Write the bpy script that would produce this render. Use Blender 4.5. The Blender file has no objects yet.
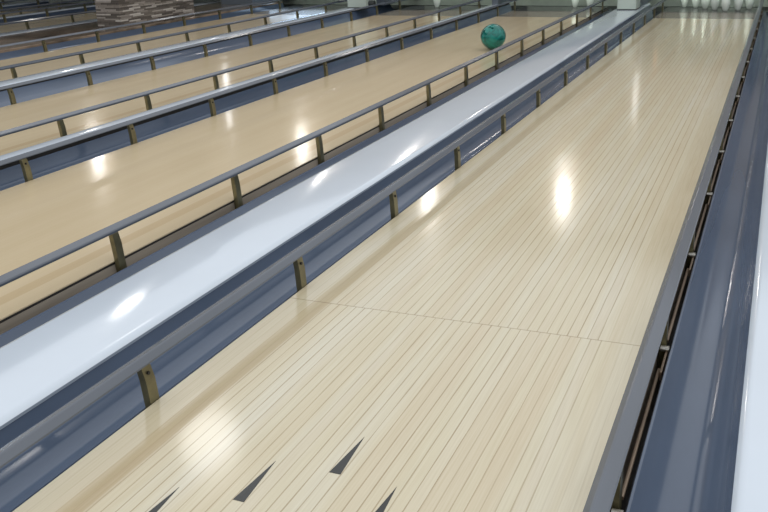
import bpy, bmesh, math, random
from mathutils import Vector, Matrix
random.seed(7)
S = bpy.context.scene
COL = S.collection
W = 1.0541            # lane width
B = W / 39            # one board

# ---------------------------------------------------------------- materials
def newmat(name):
    m = bpy.data.materials.new(name); m.use_nodes = True
    nt = m.node_tree; nt.nodes.clear()
    out = nt.nodes.new('ShaderNodeOutputMaterial'); b = nt.nodes.new('ShaderNodeBsdfPrincipled')
    nt.links.new(b.outputs[0], out.inputs[0])
    return m, nt, b
def N(nt, t, **k):
    n = nt.nodes.new(t)
    for a, v in k.items(): setattr(n, a, v)
    return n
def mth(nt, op, a, b=None, c=None):
    n = nt.nodes.new('ShaderNodeMath'); n.operation = op
    for i, v in enumerate((a, b, c)):
        if v is None: continue
        if isinstance(v, (int, float)): n.inputs[i].default_value = v
        else: nt.links.new(v, n.inputs[i])
    return n.outputs[0]
def ramp(nt, fac, stops, interp='LINEAR'):
    r = nt.nodes.new('ShaderNodeValToRGB'); r.color_ramp.interpolation = interp
    e = r.color_ramp.elements
    while len(e) > 1: e.remove(e[-1])
    e[0].position = stops[0][0]; e[0].color = (*stops[0][1], 1)
    for p, c in stops[1:]:
        q = e.new(p); q.color = (*c, 1)
    nt.links.new(fac, r.inputs[0]); return r.outputs[0]
def mix(nt, fac, a, b, mode='MIX'):
    n = nt.nodes.new('ShaderNodeMix'); n.data_type = 'RGBA'; n.blend_type = mode
    for sock, v in ((n.inputs[0], fac), (n.inputs[6], a), (n.inputs[7], b)):
        if isinstance(v, (int, float)): sock.default_value = v
        elif isinstance(v, tuple): sock.default_value = (*v, 1)
        else: nt.links.new(v, sock)
    return n.outputs[2]
def objxyz(nt):
    tc = nt.nodes.new('ShaderNodeTexCoord'); s = nt.nodes.new('ShaderNodeSeparateXYZ')
    nt.links.new(tc.outputs['Object'], s.inputs[0]); return tc.outputs['Object'], s.outputs
def bump(nt, b, h, strength, dist=0.002):
    n = nt.nodes.new('ShaderNodeBump'); n.inputs['Strength'].default_value = strength
    n.inputs['Distance'].default_value = dist
    nt.links.new(h, n.inputs['Height']); nt.links.new(n.outputs[0], b.inputs['Normal'])

def plain(name, col, rough=.4, metal=0, noise=0.0, scale=8, spec=.5, coat=0, stretch=(1, 1, 1), bmp=0):
    m, nt, b = newmat(name)
    b.inputs['Roughness'].default_value = rough; b.inputs['Metallic'].default_value = metal
    b.inputs['Specular IOR Level'].default_value = spec
    b.inputs['Coat Weight'].default_value = coat; b.inputs['Coat Roughness'].default_value = .06
    o, _ = objxyz(nt)
    mp = N(nt, 'ShaderNodeMapping'); mp.inputs['Scale'].default_value = stretch; nt.links.new(o, mp.inputs[0])
    t = N(nt, 'ShaderNodeTexNoise'); t.inputs['Scale'].default_value = scale; t.inputs['Detail'].default_value = 4
    nt.links.new(mp.outputs[0], t.inputs[0])
    lo = tuple(c * (1 - noise) for c in col); hi = tuple(min(1, c * (1 + noise)) for c in col)
    nt.links.new(ramp(nt, t.outputs[0], [(.3, lo), (.7, hi)]), b.inputs['Base Color'])
    if bmp: bump(nt, b, t.outputs[0], bmp, .001)
    return m

def lane_wood(name, strong):
    """glossy strip-wood lane: 39 boards across X, long grain along Y, a tan strip near each edge"""
    m, nt, b = newmat(name)
    o, s = objxyz(nt); x, y = s[0], s[1]
    u = mth(nt, 'DIVIDE', mth(nt, 'ADD', x, W / 2), B)
    # boards beyond the joint are laid out differently
    far = mth(nt, 'GREATER_THAN', y, JOINT)
    u2 = mth(nt, 'ADD', u, mth(nt, 'MULTIPLY', far, .37))
    idx = mth(nt, 'FLOOR', u2)
    comb = N(nt, 'ShaderNodeCombineXYZ'); nt.links.new(idx, comb.inputs[0]); nt.links.new(far, comb.inputs[1])
    wn = N(nt, 'ShaderNodeTexWhiteNoise'); nt.links.new(comb.outputs[0], wn.inputs[0])
    # broad groups of boards drifting paler / yellower
    g = N(nt, 'ShaderNodeTexNoise'); g.inputs['Scale'].default_value = 1; g.inputs['Detail'].default_value = 3
    mp = N(nt, 'ShaderNodeMapping'); mp.inputs['Scale'].default_value = (9, .35, 1); nt.links.new(o, mp.inputs[0]); nt.links.new(mp.outputs[0], g.inputs[0])
    # fine grain
    gr = N(nt, 'ShaderNodeTexNoise'); gr.inputs['Scale'].default_value = 1; gr.inputs['Detail'].default_value = 5
    mp2 = N(nt, 'ShaderNodeMapping'); mp2.inputs['Scale'].default_value = (260, 5, 1); nt.links.new(o, mp2.inputs[0]); nt.links.new(mp2.outputs[0], gr.inputs[0])
    if strong:
        base = ramp(nt, g.outputs[0], [(.3, (.605, .525, .375)), (.5, (.63, .57, .425)), (.7, (.655, .615, .50))])
        k = .8
    else:
        base = ramp(nt, g.outputs[0], [(.3, (.63, .515, .34)), (.7, (.665, .55, .37))])
        k = .25
    tone = ramp(nt, wn.outputs[0], [(0, (.955, .93, .90)), (.5, (.98, .98, .94)), (1, (1.0, 1.0, 1.0))])
    c = mix(nt, k, base, tone, 'MULTIPLY')
    gt = ramp(nt, gr.outputs[0], [(.3, (.90, .88, .84)), (.65, (1, 1, 1))])
    c = mix(nt, k, c, gt, 'MULTIPLY')
    # tan strip near each edge
    ax = mth(nt, 'ABSOLUTE', x)
    bx = mth(nt, 'MULTIPLY', x, -1 if strong else 1)
    band = mth(nt, 'MULTIPLY', mth(nt, 'GREATER_THAN', bx, .398), mth(nt, 'LESS_THAN', bx, .448))
    c = mix(nt, mth(nt, 'MULTIPLY', band, .6), c, (.84, .77, .68), 'MULTIPLY')
    # seams between boards
    fr = mth(nt, 'FRACT', u2)
    wob = mth(nt, 'MULTIPLY', mth(nt, 'SUBTRACT', gr.outputs[0], .5), .10)
    d = mth(nt, 'ADD', wob, mth(nt, 'MINIMUM', fr, mth(nt, 'SUBTRACT', 1, fr)))
    line = mth(nt, 'LESS_THAN', d, .055 if strong else .02)
    vis = mth(nt, 'ADD', .35, mth(nt, 'MULTIPLY', wn.outputs[0], .5)) if strong else .12
    # the outermost boards have almost no visible seams
    inner = mth(nt, 'LESS_THAN', ax, .40)
    vis2 = mth(nt, 'MULTIPLY', vis, mth(nt, 'ADD', .25, mth(nt, 'MULTIPLY', inner, .75)))
    c = mix(nt, mth(nt, 'MULTIPLY', line, vis2), c, (.52, .44, .34), 'MULTIPLY')
    # cross joint
    jy = mth(nt, 'LESS_THAN', mth(nt, 'ABSOLUTE', mth(nt, 'SUBTRACT', y, JOINT)), .0022)
    c = mix(nt, mth(nt, 'MULTIPLY', jy, .5 if strong else 0), c, (.35, .27, .20), 'MULTIPLY')
    nt.links.new(c, b.inputs['Base Color'])
    b.inputs['Specular IOR Level'].default_value = .5
    # oil film: uneven gloss drawn out along the lane
    oil = N(nt, 'ShaderNodeTexNoise'); oil.inputs['Scale'].default_value = 1; oil.inputs['Detail'].default_value = 3
    mp3 = N(nt, 'ShaderNodeMapping'); mp3.inputs['Scale'].default_value = (7, 1.2, 1); nt.links.new(o, mp3.inputs[0]); nt.links.new(mp3.outputs[0], oil.inputs[0])
    r = N(nt, 'ShaderNodeMapRange'); nt.links.new(oil.outputs[0], r.inputs[0])
    r.inputs['From Min'].default_value = .3; r.inputs['From Max'].default_value = .7
    r.inputs['To Min'].default_value = .10; r.inputs['To Max'].default_value = .17
    nt.links.new(r.outputs[0], b.inputs['Roughness'])
    bump(nt, b, oil.outputs[0], .08, .004)
    return m

JOINT = -8.716
M = {}
M['wood'] = lane_wood('lane_wood', True)
M['wood_plain'] = lane_wood('lane_wood_plain', False)
M['edge_dark'] = plain('edge_dark', (.02, .018, .016), .6)
M['bed'] = plain('lane_bed_board', (.36, .31, .25), .5, noise=.25, scale=4, stretch=(1, .3, 6))
M['deck'] = plain('pin_deck', (.26, .23, .185), .22, noise=.12, scale=3)
M['gutter'] = plain('gutter_plastic', (.088, .120, .180), .15, noise=.12, scale=5, stretch=(1, .3, 1), bmp=.05)
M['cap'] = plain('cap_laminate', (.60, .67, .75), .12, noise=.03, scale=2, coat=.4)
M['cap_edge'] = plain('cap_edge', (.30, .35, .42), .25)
M['rail'] = plain('rail_plastic', (.110, .125, .150), .20, noise=.10, scale=5, stretch=(2, .3, 1))
M['rail_dark'] = plain('rail_underside', (.035, .035, .035), .5)
M['post'] = plain('post_metal', (.19, .17, .095), .30, .6, noise=.25, scale=20)
M['steel'] = plain('bolt_steel', (.55, .54, .50), .3, .9)
M['rod'] = plain('rod_metal', (.24, .18, .13), .4, .6, noise=.2)
M['arrow'] = plain('arrow_inlay', (.018, .020, .018), .14, noise=.2)
M['hood'] = plain('pale_metal', (.50, .57, .50), .45, noise=.05)
M['hood_trim'] = plain('dark_trim', (.03, .035, .035), .5)
M['floor'] = plain('dark_floor', (.03, .028, .026), .55, noise=.3)
M['tile'] = plain('glossy_brown_tile', (.24, .175, .125), .10, noise=.75, scale=4, stretch=(2.5, .7, 1), coat=.6)  # streaky noise in the colour stands in for reflections
M['mask'] = plain('masking_panel', (.34, .29, .235), .5, noise=.1)
M['curtain'] = plain('pit_curtain', (.37, .41, .36), .7, noise=.15, scale=6)
M['pit_dark'] = plain('pit_dark', (.030, .034, .034), .6)
M['ceiling'] = plain('ceiling_paint', (.10, .10, .11), .8)
M['pit_wall'] = plain('pit_side_wall', (.10, .12, .14), .5)
M['tail'] = plain('tail_plate', (.06, .06, .058), .2)
M['pin'] = plain('pin_plastic', (.74, .80, .72), .25, noise=.03, coat=.4)
M['pin_red'] = plain('pin_red', (.55, .03, .03), .3)

def ball_mat():
    m, nt, b = newmat('pearl_teal')
    o, s = objxyz(nt)
    t = N(nt, 'ShaderNodeTexNoise'); t.inputs['Scale'].default_value = 9; t.inputs['Detail'].default_value = 5; t.inputs['Distortion'].default_value = 2.2
    nt.links.new(o, t.inputs[0])
    nt.links.new(ramp(nt, t.outputs[0], [(.3, (.0, .07, .06)), (.5, (.0, .17, .14)), (.7, (.005, .26, .21))]), b.inputs['Base Color'])
    b.inputs['Roughness'].default_value = .22; b.inputs['Metallic'].default_value = .25
    b.inputs['Coat Weight'].default_value = .35; b.inputs['Coat Roughness'].default_value = .12
    return m
M['ball'] = ball_mat()

def stone_mat():
    """thin stacked slivers of brown and grey stone"""
    m, nt, b = newmat('stacked_stone')
    o, s = objxyz(nt)
    u = mth(nt, 'ADD', s[0], s[1]); z = s[2]
    row = mth(nt, 'FLOOR', mth(nt, 'DIVIDE', z, .0165))
    off = N(nt, 'ShaderNodeTexWhiteNoise', noise_dimensions='1D'); nt.links.new(row, off.inputs['W'])
    uu = mth(nt, 'ADD', mth(nt, 'DIVIDE', u, .21), mth(nt, 'MULTIPLY', off.outputs[0], 5))
    cell = mth(nt, 'FLOOR', uu)
    cb = N(nt, 'ShaderNodeCombineXYZ'); nt.links.new(cell, cb.inputs[0]); nt.links.new(row, cb.inputs[1])
    wn = N(nt, 'ShaderNodeTexWhiteNoise'); nt.links.new(cb.outputs[0], wn.inputs[0])
    c = ramp(nt, wn.outputs[0], [(0, (.08, .066, .055)), (.35, (.14, .118, .10)), (.6, (.22, .19, .16)), (.82, (.42, .38, .34)), (1, (.62, .58, .53))])
    nz = N(nt, 'ShaderNodeTexNoise'); nz.inputs['Scale'].default_value = 30; nt.links.new(o, nz.inputs[0])
    c = mix(nt, .4, c, ramp(nt, nz.outputs[0], [(.3, (.6, .6, .6)), (.7, (1, 1, 1))]), 'MULTIPLY')
    fz = mth(nt, 'FRACT', mth(nt, 'DIVIDE', z, .0165)); fu = mth(nt, 'FRACT', uu)
    gap = mth(nt, 'MAXIMUM', mth(nt, 'LESS_THAN', fz, .12), mth(nt, 'LESS_THAN', fu, .03))
    c = mix(nt, mth(nt, 'MULTIPLY', gap, .7), c, (.25, .22, .2), 'MULTIPLY')
    nt.links.new(c, b.inputs['Base Color']); b.inputs['Roughness'].default_value = .55
    bump(nt, b, mth(nt, 'SUBTRACT', wn.outputs[0], gap), .6, .006)
    return m
M['stone'] = stone_mat()

# ---------------------------------------------------------------- mesh helpers
def link(name, bm, mat, parent=None, smooth=False, loc=(0, 0, 0)):
    bmesh.ops.recalc_face_normals(bm, faces=bm.faces)
    me = bpy.data.meshes.new(name); bm.to_mesh(me); bm.free()
    for m in (mat if isinstance(mat, (list, tuple)) else [mat]): me.materials.append(m)
    if smooth:
        for p in me.polygons: p.use_smooth = True
    o = bpy.data.objects.new(name, me); COL.objects.link(o); o.location = loc
    if parent: o.parent = parent
    return o
def add_box(bm, x0, x1, y0, y1, z0, z1, bev=0, mi=0):
    vs = [bm.verts.new((x, y, z)) for x in (x0, x1) for y in (y0, y1) for z in (z0, z1)]
    F = [(0, 1, 3, 2), (4, 6, 7, 5), (0, 4, 5, 1), (2, 3, 7, 6), (0, 2, 6, 4), (1, 5, 7, 3)]
    fs = [bm.faces.new([vs[i] for i in f]) for f in F]
    for f in fs: f.material_index = mi
    if bev:
        es = list({e for f in fs for e in f.edges})
        bmesh.ops.bevel(bm, geom=es, offset=bev, segments=2, affect='EDGES', profile=.5)
def add_profile(bm, pts, y0, y1, closed=True, mis=None, ny=1):
    rings = []
    for k in range(ny + 1):
        y = y0 + (y1 - y0) * k / ny
        rings.append([bm.verts.new((x, y, z)) for x, z in pts])
    n = len(pts)
    for a, b2 in zip(rings, rings[1:]):
        for i in range(n if closed else n - 1):
            f = bm.faces.new((a[i], a[(i + 1) % n], b2[(i + 1) % n], b2[i]))
            if mis: f.material_index = mis[i]
            f.smooth = False
    if closed:
        bm.faces.new(rings[0]); bm.faces.new(rings[-1][::-1])
def add_cyl(bm, p, q, r0, r1=None, n=14):
    r1 = r0 if r1 is None else r1
    p, q = Vector(p), Vector(q); d = (q - p).normalized()
    a = d.orthogonal().normalized(); c = d.cross(a)
    A = [bm.verts.new(p + (a * math.cos(t) + c * math.sin(t)) * r0) for t in [2 * math.pi * i / n for i in range(n)]]
    D = [bm.verts.new(q + (a * math.cos(t) + c * math.sin(t)) * r1) for t in [2 * math.pi * i / n for i in range(n)]]
    for i in range(n): bm.faces.new((A[i], A[(i + 1) % n], D[(i + 1) % n], D[i]))
    bm.faces.new(A[::-1]); bm.faces.new(D)
def add_lathe(bm, prof, n=28):
    rings = []
    for r, z in prof:
        rings.append([bm.verts.new((r * math.cos(2 * math.pi * i / n), r * math.sin(2 * math.pi * i / n), z)) for i in range(n)])
    for a, b2 in zip(rings, rings[1:]):
        for i in range(n): bm.faces.new((a[i], a[(i + 1) % n], b2[(i + 1) % n], b2[i]))
    bm.faces.new(rings[0][::-1]); bm.faces.new(rings[-1])
def thing(name, label, cat, loc=(0, 0, 0), group=None):
    o = bpy.data.objects.new(name, None); COL.objects.link(o); o.location = loc; o.empty_display_size = .1
    o['label'] = label; o['category'] = cat
    if group: o['group'] = group
    return o
def tag(o, label, cat, group=None):
    o['label'] = label; o['category'] = cat
    if group: o['group'] = group
    return o
def structure(o):
    o['kind'] = 'structure'; return o

# ---------------------------------------------------------------- layout (X of lane centres)
HW = W / 2
GW, GN = .722, .480          # wide / narrow spacing between neighbouring lanes
c1 = 0.0
c2 = c1 - W - GW
c3 = c2 - W - GN
c4 = c3 - W - GW
c5 = -7.25 - HW
c6 = c5 - W - GN
c7 = c6 - W - GW
Y0 = -13.0                   # near end of everything built
YD = -.30                    # pin deck begins
Y1 = 1.05                    # lanes end over the pit
lane_names = {
 1: 'nearest bowling lane, striped pale maple boards with dark aiming arrows',
 2: 'smooth tan bowling lane carrying the teal ball, left of the wide white divider',
 3: 'smooth tan bowling lane just beyond the one carrying the teal ball',
 4: 'smooth tan bowling lane running right in front of the stone pillar',
 5: 'dim grey-looking bowling lane passing directly behind the stone pillar',
 6: 'dim bowling lane second behind the stone pillar',
 7: 'farthest dim bowling lane at the top left corner',
}
centers = {1: c1, 2: c2, 3: c3, 4: c4, 5: c5, 6: c6, 7: c7}

for k, cx in centers.items():
    t = thing('bowling_lane', lane_names[k], 'bowling lane', (cx, 0, 0), 'parallel bowling lanes')
    wood = M['wood'] if k == 1 else M['wood_plain']
    bm = bmesh.new(); add_box(bm, -HW, HW, Y0, YD, -.004, 0); link('lane_surface', bm, wood, t)
    bm = bmesh.new(); add_box(bm, -HW + .004, HW - .004, Y0, Y1, -.014, -.004); link('shadow_strip', bm, M['edge_dark'], t)
    bm = bmesh.new(); add_box(bm, -HW, HW, Y0, Y1, -.13, -.014); link('lane_bed', bm, M['bed'], t)
    bm = bmesh.new(); add_box(bm, -HW, HW, YD + .006, Y1, -.004, 0); link('pin_deck', bm, M['deck'], t)
    bm = bmesh.new(); add_box(bm, -HW + .002, HW - .002, .40, Y1 + .004, 0, .0012); link('tail_plate', bm, M['tail'], t)  # dark sheet over the deck, its colour standing for the pit's shade
    if k == 1:
        for j in range(-2, 3):
            yt = -9.369 - .150 * abs(j); xt = j * 5 * B
            bm = bmesh.new()
            tip = (xt, yt); pl = (xt - .0125, yt - .15); pr_ = (xt + .0125, yt - .15)
            vs = [bm.verts.new((x, y, z)) for z in (-.002, .0006) for x, y in (tip, pl, pr_)]
            bm.faces.new(vs[:3]); bm.faces.new(vs[3:])
            for a in range(3): bm.faces.new((vs[a], vs[(a + 1) % 3], vs[3 + (a + 1) % 3], vs[3 + a]))
            link('aiming_arrow', bm, M['arrow'], t)

# ---------------------------------------------------------------- gutters
GP = [(.032, -.115), (.032, -.030), (.035, -.025), (.040, -.027), (.052, -.046), (.070, -.064), (.092, -.078), (.116, -.084),
      (.140, -.082), (.160, -.073), (.174, -.060), (.184, -.046), (.189, -.040), (.193, -.036), (.205, -.006), (.211, .018), (.213, .028), (.216, .028), (.216, -.115)]
def gutter(cx, side, width, label):
    s = width / .216
    bm = bmesh.new()
    pts = [((HW + (o if o < .06 else .06 + (o - .06) * (width - .06) / (.216 - .06))) * side, z) for o, z in GP]
    add_profile(bm, pts, Y0, Y1, True, [1] + [0] * (len(pts) - 2) + [1])  # lane-side face coloured dark to stand for shade in the gap
    o = link('gutter', bm, [M['gutter'], M['edge_dark']], None, True, (cx, 0, 0))
    o.data.shade_auto_smooth(use_auto_smooth=True, angle=math.radians(32)) if hasattr(o.data, 'shade_auto_smooth') else None
    tag(o, label, 'gutter', 'blue-grey lane gutters')
    return o
def autosmooth(o, ang=35):
    me = o.data
    for e in me.edges: e.use_edge_sharp = False
    import bmesh as _b
    bm = _b.new(); bm.from_mesh(me)
    for e in bm.edges:
        e.smooth = not (len(e.link_faces) == 2 and e.calc_face_angle(0) > math.radians(ang))
    for f in bm.faces: f.smooth = True
    bm.to_mesh(me); bm.free()
gut = {
 (1, 1): 'broad blue-grey gutter along the right edge of the striped lane',
 (1, -1): 'blue-grey gutter between the striped lane and the wide white divider',
 (2, 1): 'blue-grey gutter between the wide white divider and the lane with the teal ball',
 (2, -1): 'blue-grey gutter on the far side of the lane with the teal ball',
 (3, 1): 'blue-grey gutter hidden mostly behind the narrow silvery divider, near side of third lane',
 (3, -1): 'blue-grey gutter on the far side of the third lane from the right',
 (4, 1): 'blue-grey gutter behind the second wide divider, near side of the pillar lane',
 (4, -1): 'dark blue gutter running along the foot of the stone pillar',
 (5, 1): 'dim gutter on the near side of the lane behind the pillar',
 (5, -1): 'dark gutter on the far side of the lane behind the pillar',
 (6, 1): 'dim gutter on the near side of the second lane behind the pillar',
 (6, -1): 'dim gutter on the far side of the second lane behind the pillar',
 (7, 1): 'farthest dim gutter in the top left corner',
}
gw = {(1, 1): .222, (1, -1): .214, (2, 1): .216, (2, -1): .194, (3, 1): .194, (3, -1): .344, (4, 1): .216, (4, -1): .216,
      (5, 1): .216, (5, -1): .194, (6, 1): .194, (6, -1): .216, (7, 1): .216}
for (k, s_), lab in gut.items():
    autosmooth(gutter(centers[k], s_, gw[(k, s_)], lab))

# ---------------------------------------------------------------- dividers (capping between the lanes)
def divider(x0, x1, label, y0=Y0, y1=Y1, ztop=.05):
    h = .012
    root = thing('lane_divider', label, 'divider', ((x0 + x1) / 2, 0, 0), 'pale dividers between lanes')
    w = (x1 - x0) / 2
    b = .022 if w > .1 else .016
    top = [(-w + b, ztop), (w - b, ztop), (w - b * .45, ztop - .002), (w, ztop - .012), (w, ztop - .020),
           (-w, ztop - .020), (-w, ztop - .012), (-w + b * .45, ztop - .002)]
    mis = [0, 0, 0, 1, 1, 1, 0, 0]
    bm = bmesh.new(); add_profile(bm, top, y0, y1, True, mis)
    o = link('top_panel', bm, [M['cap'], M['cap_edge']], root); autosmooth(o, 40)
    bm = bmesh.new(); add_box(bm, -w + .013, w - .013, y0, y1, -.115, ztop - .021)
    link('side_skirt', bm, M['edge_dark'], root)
    return root
divider(HW + .218, HW + .218 + .30, 'white divider strip at the right border of the photo')
divider(-1.030, -.736, 'wide glossy white divider between the striped lane and the teal ball lane')
divider(c2 - HW - .290, c2 - HW - .190, 'narrow silvery divider behind the lane with the teal ball', ztop=.068)
divider(c3 - HW - GW + .212, c3 - HW - .340, 'silvery divider between the third lane and the pillar lane', ztop=.068)
divider(-7.040, -6.775, 'silvery divider ending behind the stone pillar')
divider(c5 - HW - .290, c5 - HW - .190, 'dark-looking narrow divider between the two lanes behind the pillar')
divider(c6 - HW - GW + .212, c6 - HW - .212, 'dim divider at the top left corner')

# ---------------------------------------------------------------- bumper rails
SP, P0 = .768, -9.385
def rail(cx, side, label, full=True, dy=0.0, yend=.98):
    t = thing('bumper_rail', label, 'bumper rail', (cx + side * HW, 0, 0), 'raised bumper rails on posts')
    # cross section, o = outwards from the lane edge
    P = [(-.011, .109), (-.0105, .113), (.002, .1255), (.006, .127), (.029, .118), (.0315, .114), (.029, .106), (.016, .108)]
    mis = [0] * 6 + [1, 1]
    bm = bmesh.new(); add_profile(bm, [(o * side, z) for o, z in P], Y0, yend, True, mis)
    o = link('rail', bm, [M['rail'], M['rail_dark']], t); autosmooth(o, 24)
    k = -4
    while P0 + k * SP < yend:
        y = P0 + k * SP + dy
        bm = bmesh.new()
        # upright: flat bar with a bevelled head, leaning a little outwards to the gutter side
        hw, x0, x1 = .017, .002 * side, .020 * side
        v = []
        for (xa, xb, z, h) in ((x0, x1, -.10, hw), (x0, x1, .060, hw), (x0 + .002 * side, x1, .098, hw * .95), (x0 + .006 * side, x1 - .001 * side, .109, hw * .7)):
            yy = y + .008 - .030 * max(0, (z + .02) / .13)      # the uprights lean towards the approach
            v.append([bm.verts.new((xa, yy - h, z)), bm.verts.new((xb, yy - h, z)), bm.verts.new((xb, yy + h, z)), bm.verts.new((xa, yy + h, z))])
        for a, b2 in zip(v, v[1:]):
            for i in range(4): bm.faces.new((a[i], a[(i + 1) % 4], b2[(i + 1) % 4], b2[i]))
        bm.faces.new(v[0][::-1]); bm.faces.new(v[-1])
        po = link('post', bm, M['post'], t)
        if full:
            bm = bmesh.new(); add_cyl(bm, (.003 * side, y - .016, .080), (-.001 * side, y - .016, .080), .0045); 
            link('rivet', bm, M['edge_dark'], po)
        if side == 1 and cx == 0:
            # linkage seen down the open slot beside the right edge
            bm = bmesh.new(); add_cyl(bm, (.018, y + .03, -.035), (.016, y + SP - .12, -.050), .0045, n=10); link('linkage_rod', bm, M['rod'], t)
            bm = bmesh.new(); add_cyl(bm, (.008, y - .03, -.030), (.030, y - .03, -.030), .008); link('pivot_bolt', bm, M['steel'], t)
            bm = bmesh.new(); add_box(bm, .021, .027, y - .16, y - .02, -.060, -.035, .002); link('lever_arm', bm, M['rod'], t)
        k += 1
    return t
rail(c1, 1, 'raised grey bumper rail along the right edge of the striped lane')
rail(c1, -1, 'raised grey bumper rail on brassy posts along the left edge of the striped lane')
rail(c2, 1, 'raised grey bumper rail on dark posts, nearer side of the teal ball lane', dy=.02)
rail(c2, -1, 'raised bumper rail on the far side of the teal ball lane', dy=0.0)
rail(c3, 1, 'raised bumper rail on the near side of the third lane from the right', dy=0.0)
rail(c3, -1, 'raised bumper rail on the far side of the third lane from the right', dy=0.0)
rail(c4, 1, 'raised bumper rail on the near side of the pillar lane', dy=0.0)
rail(c4, -1, 'raised bumper rail at the foot of the stone pillar', dy=0.0)
rail(c5, 1, 'dim bumper rail on the near side of the lane behind the pillar', full=False)
rail(c5, -1, 'dim bumper rail on the far side of the lane behind the pillar', full=False)
rail(c6, 1, 'dark bumper rail on the near side of the second lane behind the pillar', full=False)
rail(c6, -1, 'dark bumper rail on the far side of the second lane behind the pillar', full=False)
rail(c7, 1, 'farthest dark bumper rail in the top left corner', full=False)

# ---------------------------------------------------------------- teal ball
def make_ball(loc, r=.1083):
    t = bmesh.new(); bmesh.ops.create_uvsphere(t, u_segments=160, v_segments=100, radius=r)
    holes = [Vector((.10, -.70, .80)), Vector((-.13, -.62, .86)), Vector((.02, -.30, 1.0))]
    holes = [h.normalized() for h in holes]
    for v in t.verts:
        for h, hr in zip(holes, (.0125, .0125, .015)):
            d = (v.co.normalized() - h).length * r
            if d < hr: v.co *= 1 - .22 * min(1, (hr - d) / (hr * .25))
    o = link('bowling_ball', t, M['ball'], None, True, loc)
    tag(o, 'swirled teal green bowling ball rolling down the tan lane', 'bowling ball')
    return o
make_ball((-1.517, -3.132, .1083))

# ---------------------------------------------------------------- pins
inch = .0254
PP = [(.80, 0), (1.015, .06), (1.414, .75), (1.953, 2.25), (2.255, 3.375), (2.383, 4.5), (2.35, 5.1), (2.282, 5.875), (1.85, 7.25), (1.236, 8.625),
      (.982, 9.375), (.90, 10), (.935, 10.875), (1.047, 11.75), (1.203, 12.625), (1.273, 13.5), (1.20, 14.1), (.95, 14.6), (.55, 14.9), (.15, 15)]
def pin_protos():
    root = thing('bowling_pin', '', 'bowling pin')
    bm = bmesh.new(); add_lathe(bm, [(r * inch, z * inch) for r, z in PP]); body = link('pin_body', bm, M['pin'], root, True)
    for z0 in (9.2, 10.3):
        bm = bmesh.new(); n = 28
        rr = .99 if z0 < 10 else .93
        add_lathe(bm, [(rr * inch - .001, (z0 - .02) * inch), ((rr + .02) * inch, z0 * inch), ((rr + .01) * inch, (z0 + .35) * inch), (rr * inch - .001, (z0 + .37) * inch)])
        link('neck_stripe', bm, M['pin_red'], root, True)
    return root
pin0 = pin_protos()
kids = list(pin0.children)
pins = [
 (0.156, 0.543, 'front bowling pin, the one standing nearest on the striped lane'),
 (0.032, 0.695, 'bowling pin just left of the front pin on the striped lane'),
 (0.285, 0.640, 'bowling pin just right of the front pin on the striped lane'),
 (-0.086, 0.866, 'third bowling pin from the left on the striped lane'),
 (0.401, 0.837, 'rightmost bowling pin beside the gutter rail of the striped lane'),
 (-0.203, 0.990, 'second bowling pin from the left on the striped lane'),
 (-0.342, 1.062, 'leftmost bowling pin at the back of the striped lane'),
 (-1.634, 0.933, 'left one of the two pins at the end of the teal ball lane'),
 (-1.438, 0.877, 'right one of the two pins at the end of the teal ball lane'),
 (-3.416, 0.812, 'lone pale pin at the end of the third lane from the right'),
]
for i, (x, y, lab) in enumerate(pins):
    if i == 0: r = pin0
    else:
        r = pin0.copy(); COL.objects.link(r)
        for ch in kids:
            c = ch.copy(); COL.objects.link(c); c.parent = r
    r.location = (x, y, .0014); r.scale = (.8, .8, .8); r['label'] = lab; r['group'] = 'bowling pins at the lane ends'

# ---------------------------------------------------------------- pale hoods at the ends of the dividers
def hood(x0, x1, y0, label, disc=False, zb=.05):
    t = thing('divider_hood', label, 'cabinet', ((x0 + x1) / 2, y0, zb), 'pale hoods on the dividers')
    w = (x1 - x0) / 2
    bm = bmesh.new(); add_box(bm, -w, w, 0, .34, .004, .50, .008); link('body', bm, M['hood'], t)
    bm = bmesh.new(); add_box(bm, -w - .003, w + .003, -.004, .344, 0, .010, .002); link('base_trim', bm, M['hood_trim'], t)
    if disc:
        bm = bmesh.new(); add_cyl(bm, (w, .11, .045), (w + .07, .11, .045), .042, n=24); link('side_roller', bm, M['hood_trim'], t)
    return t
hood(-.985, -.775, .075, 'pale green box standing at the end of the wide white divider')
hood(-4.275, -4.02, -.12, 'pale green box on the divider between third lane and pillar lane', True, .068)
# ---------------------------------------------------------------- stone pillar on brown tile
bm = bmesh.new()
add_box(bm, -.16, .16, -.72, .72, 0, 3.2, .004)
pl = link('stone_pillar', bm, M['stone'], None, False, (-6.09, -1.75, .05))
tag(pl, 'oblong pillar faced with stacked brown and grey stone slivers', 'pillar')
bm = bmesh.new(); add_box(bm, -6.775, -5.830, Y0, Y1, -.115, .05, .004)
o = structure(link('trim_1', bm, M['tile'])); o['label'] = 'glossy brown tiled strip the pillar stands on'

# ---------------------------------------------------------------- setting
bm = bmesh.new(); add_box(bm, -16, 4, Y0 - 6, 5, -.20, -.13); structure(link('floor', bm, M['floor']))
# masking wall over the pins, pit curtain and kickbacks
bm = bmesh.new(); add_box(bm, -13.5, 3, .50, .60, .62, 3.2); structure(link('wall_far', bm, M['mask']))
bm = bmesh.new(); add_box(bm, -13.5, 3, 2.0, 2.06, -.13, 3.2); structure(link('wall_pit', bm, M['curtain']))
bm = bmesh.new(); add_box(bm, -13.5, 3, 1.06, 1.75, -.13, -.05); structure(link('trim_2', bm, M['pit_dark']))
bm = bmesh.new(); add_box(bm, -16, -6.6, -9.5, 3, 3.2, 3.3); structure(link('ceiling', bm, M['ceiling']))  # unseen slab added to shade the far-left lanes

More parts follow.
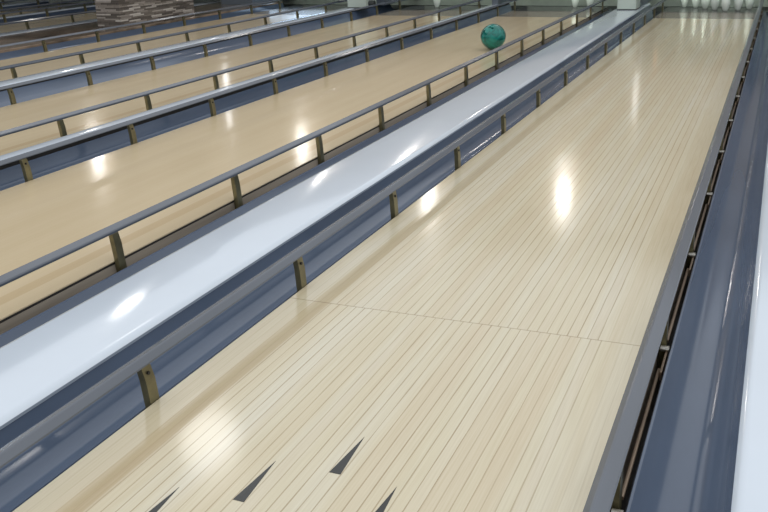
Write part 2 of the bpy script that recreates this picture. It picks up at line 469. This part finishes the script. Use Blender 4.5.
# unseen roof added to darken the pits, and the walls between them
bm = bmesh.new(); add_box(bm, -13.5, 3, .60, 2.0, .62, .68); structure(link('trim_3', bm, M['pit_dark']))
n = 4
for xa, xb in ((HW + .30, HW + .42), (-.985, -.775), (c2 - HW - .28, c2 - HW - .20), (-4.275, -4.02), (-6.5, -6.0), (c5 - HW - .28, c5 - HW - .20)):
    bm = bmesh.new(); add_box(bm, xa, xb, .50, 2.0, .052, .62); structure(link('trim_%d' % n, bm, M['pit_wall'])); n += 1

# ---------------------------------------------------------------- lights
def bulb(x, y, z, r, power, col=(1, .97, .93)):
    d = bpy.data.lights.new('room_lamp', 'POINT'); d.shadow_soft_size = r; d.energy = power; d.color = col
    o = bpy.data.objects.new('room_lamp', d); COL.objects.link(o); o.location = (x, y, z); return o
def strip(x, y, z, w, h, power, col=(1, 1, 1), rx=90):
    d = bpy.data.lights.new('strip_lamp', 'AREA'); d.shape = 'RECTANGLE'; d.size = w; d.size_y = h; d.energy = power; d.color = col
    o = bpy.data.objects.new('strip_lamp', d); COL.objects.link(o); o.location = (x, y, z)
    o.rotation_euler = (math.radians(-rx), 0, 0); return o      # faces the approach (-Y)
bulb(-1.56, .30, 2.28, .07, 9)
bulb(-3.38, .30, 2.47, .08, 9)
bulb(-8.87, .30, 2.20, .08, 9)
bulb(-6.93, .20, 2.10, .08, 2.5)
bulb(-5.25, .30, 1.90, .07, 6)
bulb(-2.92, -5.85, 2.6, .22, 9)
bulb(-5.00, -4.06, 2.6, .12, 14)
bulb(2.6, -6.5, 2.6, .10, 14)
bulb(1.6, -10.0, 2.6, .12, 14)
bulb(-5.6, -8.2, 2.6, .12, 14)
strip(-6.47, .40, 1.25, .06, .62, .7)
strip(-.76, .40, 1.00, .010, .36, .14)
bulb(-.551, .30, .532, .012, .03, (1, .35, .08))
strip(-5.75, .95, .16, 1.3, .10, 1.0, (.55, .75, 1))
o = strip(-2.2, .66, .50, 6.5, .06, 28, (.90, 1, .90)); o.rotation_euler = (math.radians(75), 0, 0)  # added fill under the pit roof, brightens the curtain
bulb(-9.5, -3.0, 2.4, .15, 30, (.6, .78, 1))  # added cool fill that greys the far-left lanes

wd = bpy.data.worlds.new('hall'); S.world = wd; wd.use_nodes = True
nt = wd.node_tree; bg = nt.nodes['Background']
tc = N(nt, 'ShaderNodeTexCoord'); sp = N(nt, 'ShaderNodeSeparateXYZ'); nt.links.new(tc.outputs['Generated'], sp.inputs[0])
cr = ramp(nt, sp.outputs[2], [(0, (.50, .50, .50)), (.25, (.62, .64, .66)), (.7, (.95, .97, 1.0)), (1, (1.0, 1.0, 1.0))])
nt.links.new(cr, bg.inputs[0]); bg.inputs[1].default_value = 1.17

# ---------------------------------------------------------------- camera
f, pi_, ya, ro = 922.05, .3449, -.4022, -.0293
F = Vector((math.sin(ya) * math.cos(pi_), math.cos(ya) * math.cos(pi_), -math.sin(pi_)))
R = Vector((math.cos(ya), -math.sin(ya), 0)); U = R.cross(F)
R2 = math.cos(ro) * R + math.sin(ro) * U; U2 = -math.sin(ro) * R + math.cos(ro) * U
cam = bpy.data.cameras.new('camera'); co = bpy.data.objects.new('camera', cam); COL.objects.link(co)
mw = Matrix((R2, U2, -F)).transposed().to_4x4(); mw.translation = Vector((.7314, -10.9516, 1.0397))
co.matrix_world = mw
cam.sensor_width = 36; cam.sensor_fit = 'HORIZONTAL'; cam.lens = f * 36 / 768; cam.clip_start = .02
S.camera = co
vs = S.view_settings; vs.view_transform = 'Standard'; vs.look = 'None'; vs.gamma = 1; vs.exposure = 0; vs.use_curve_mapping = False
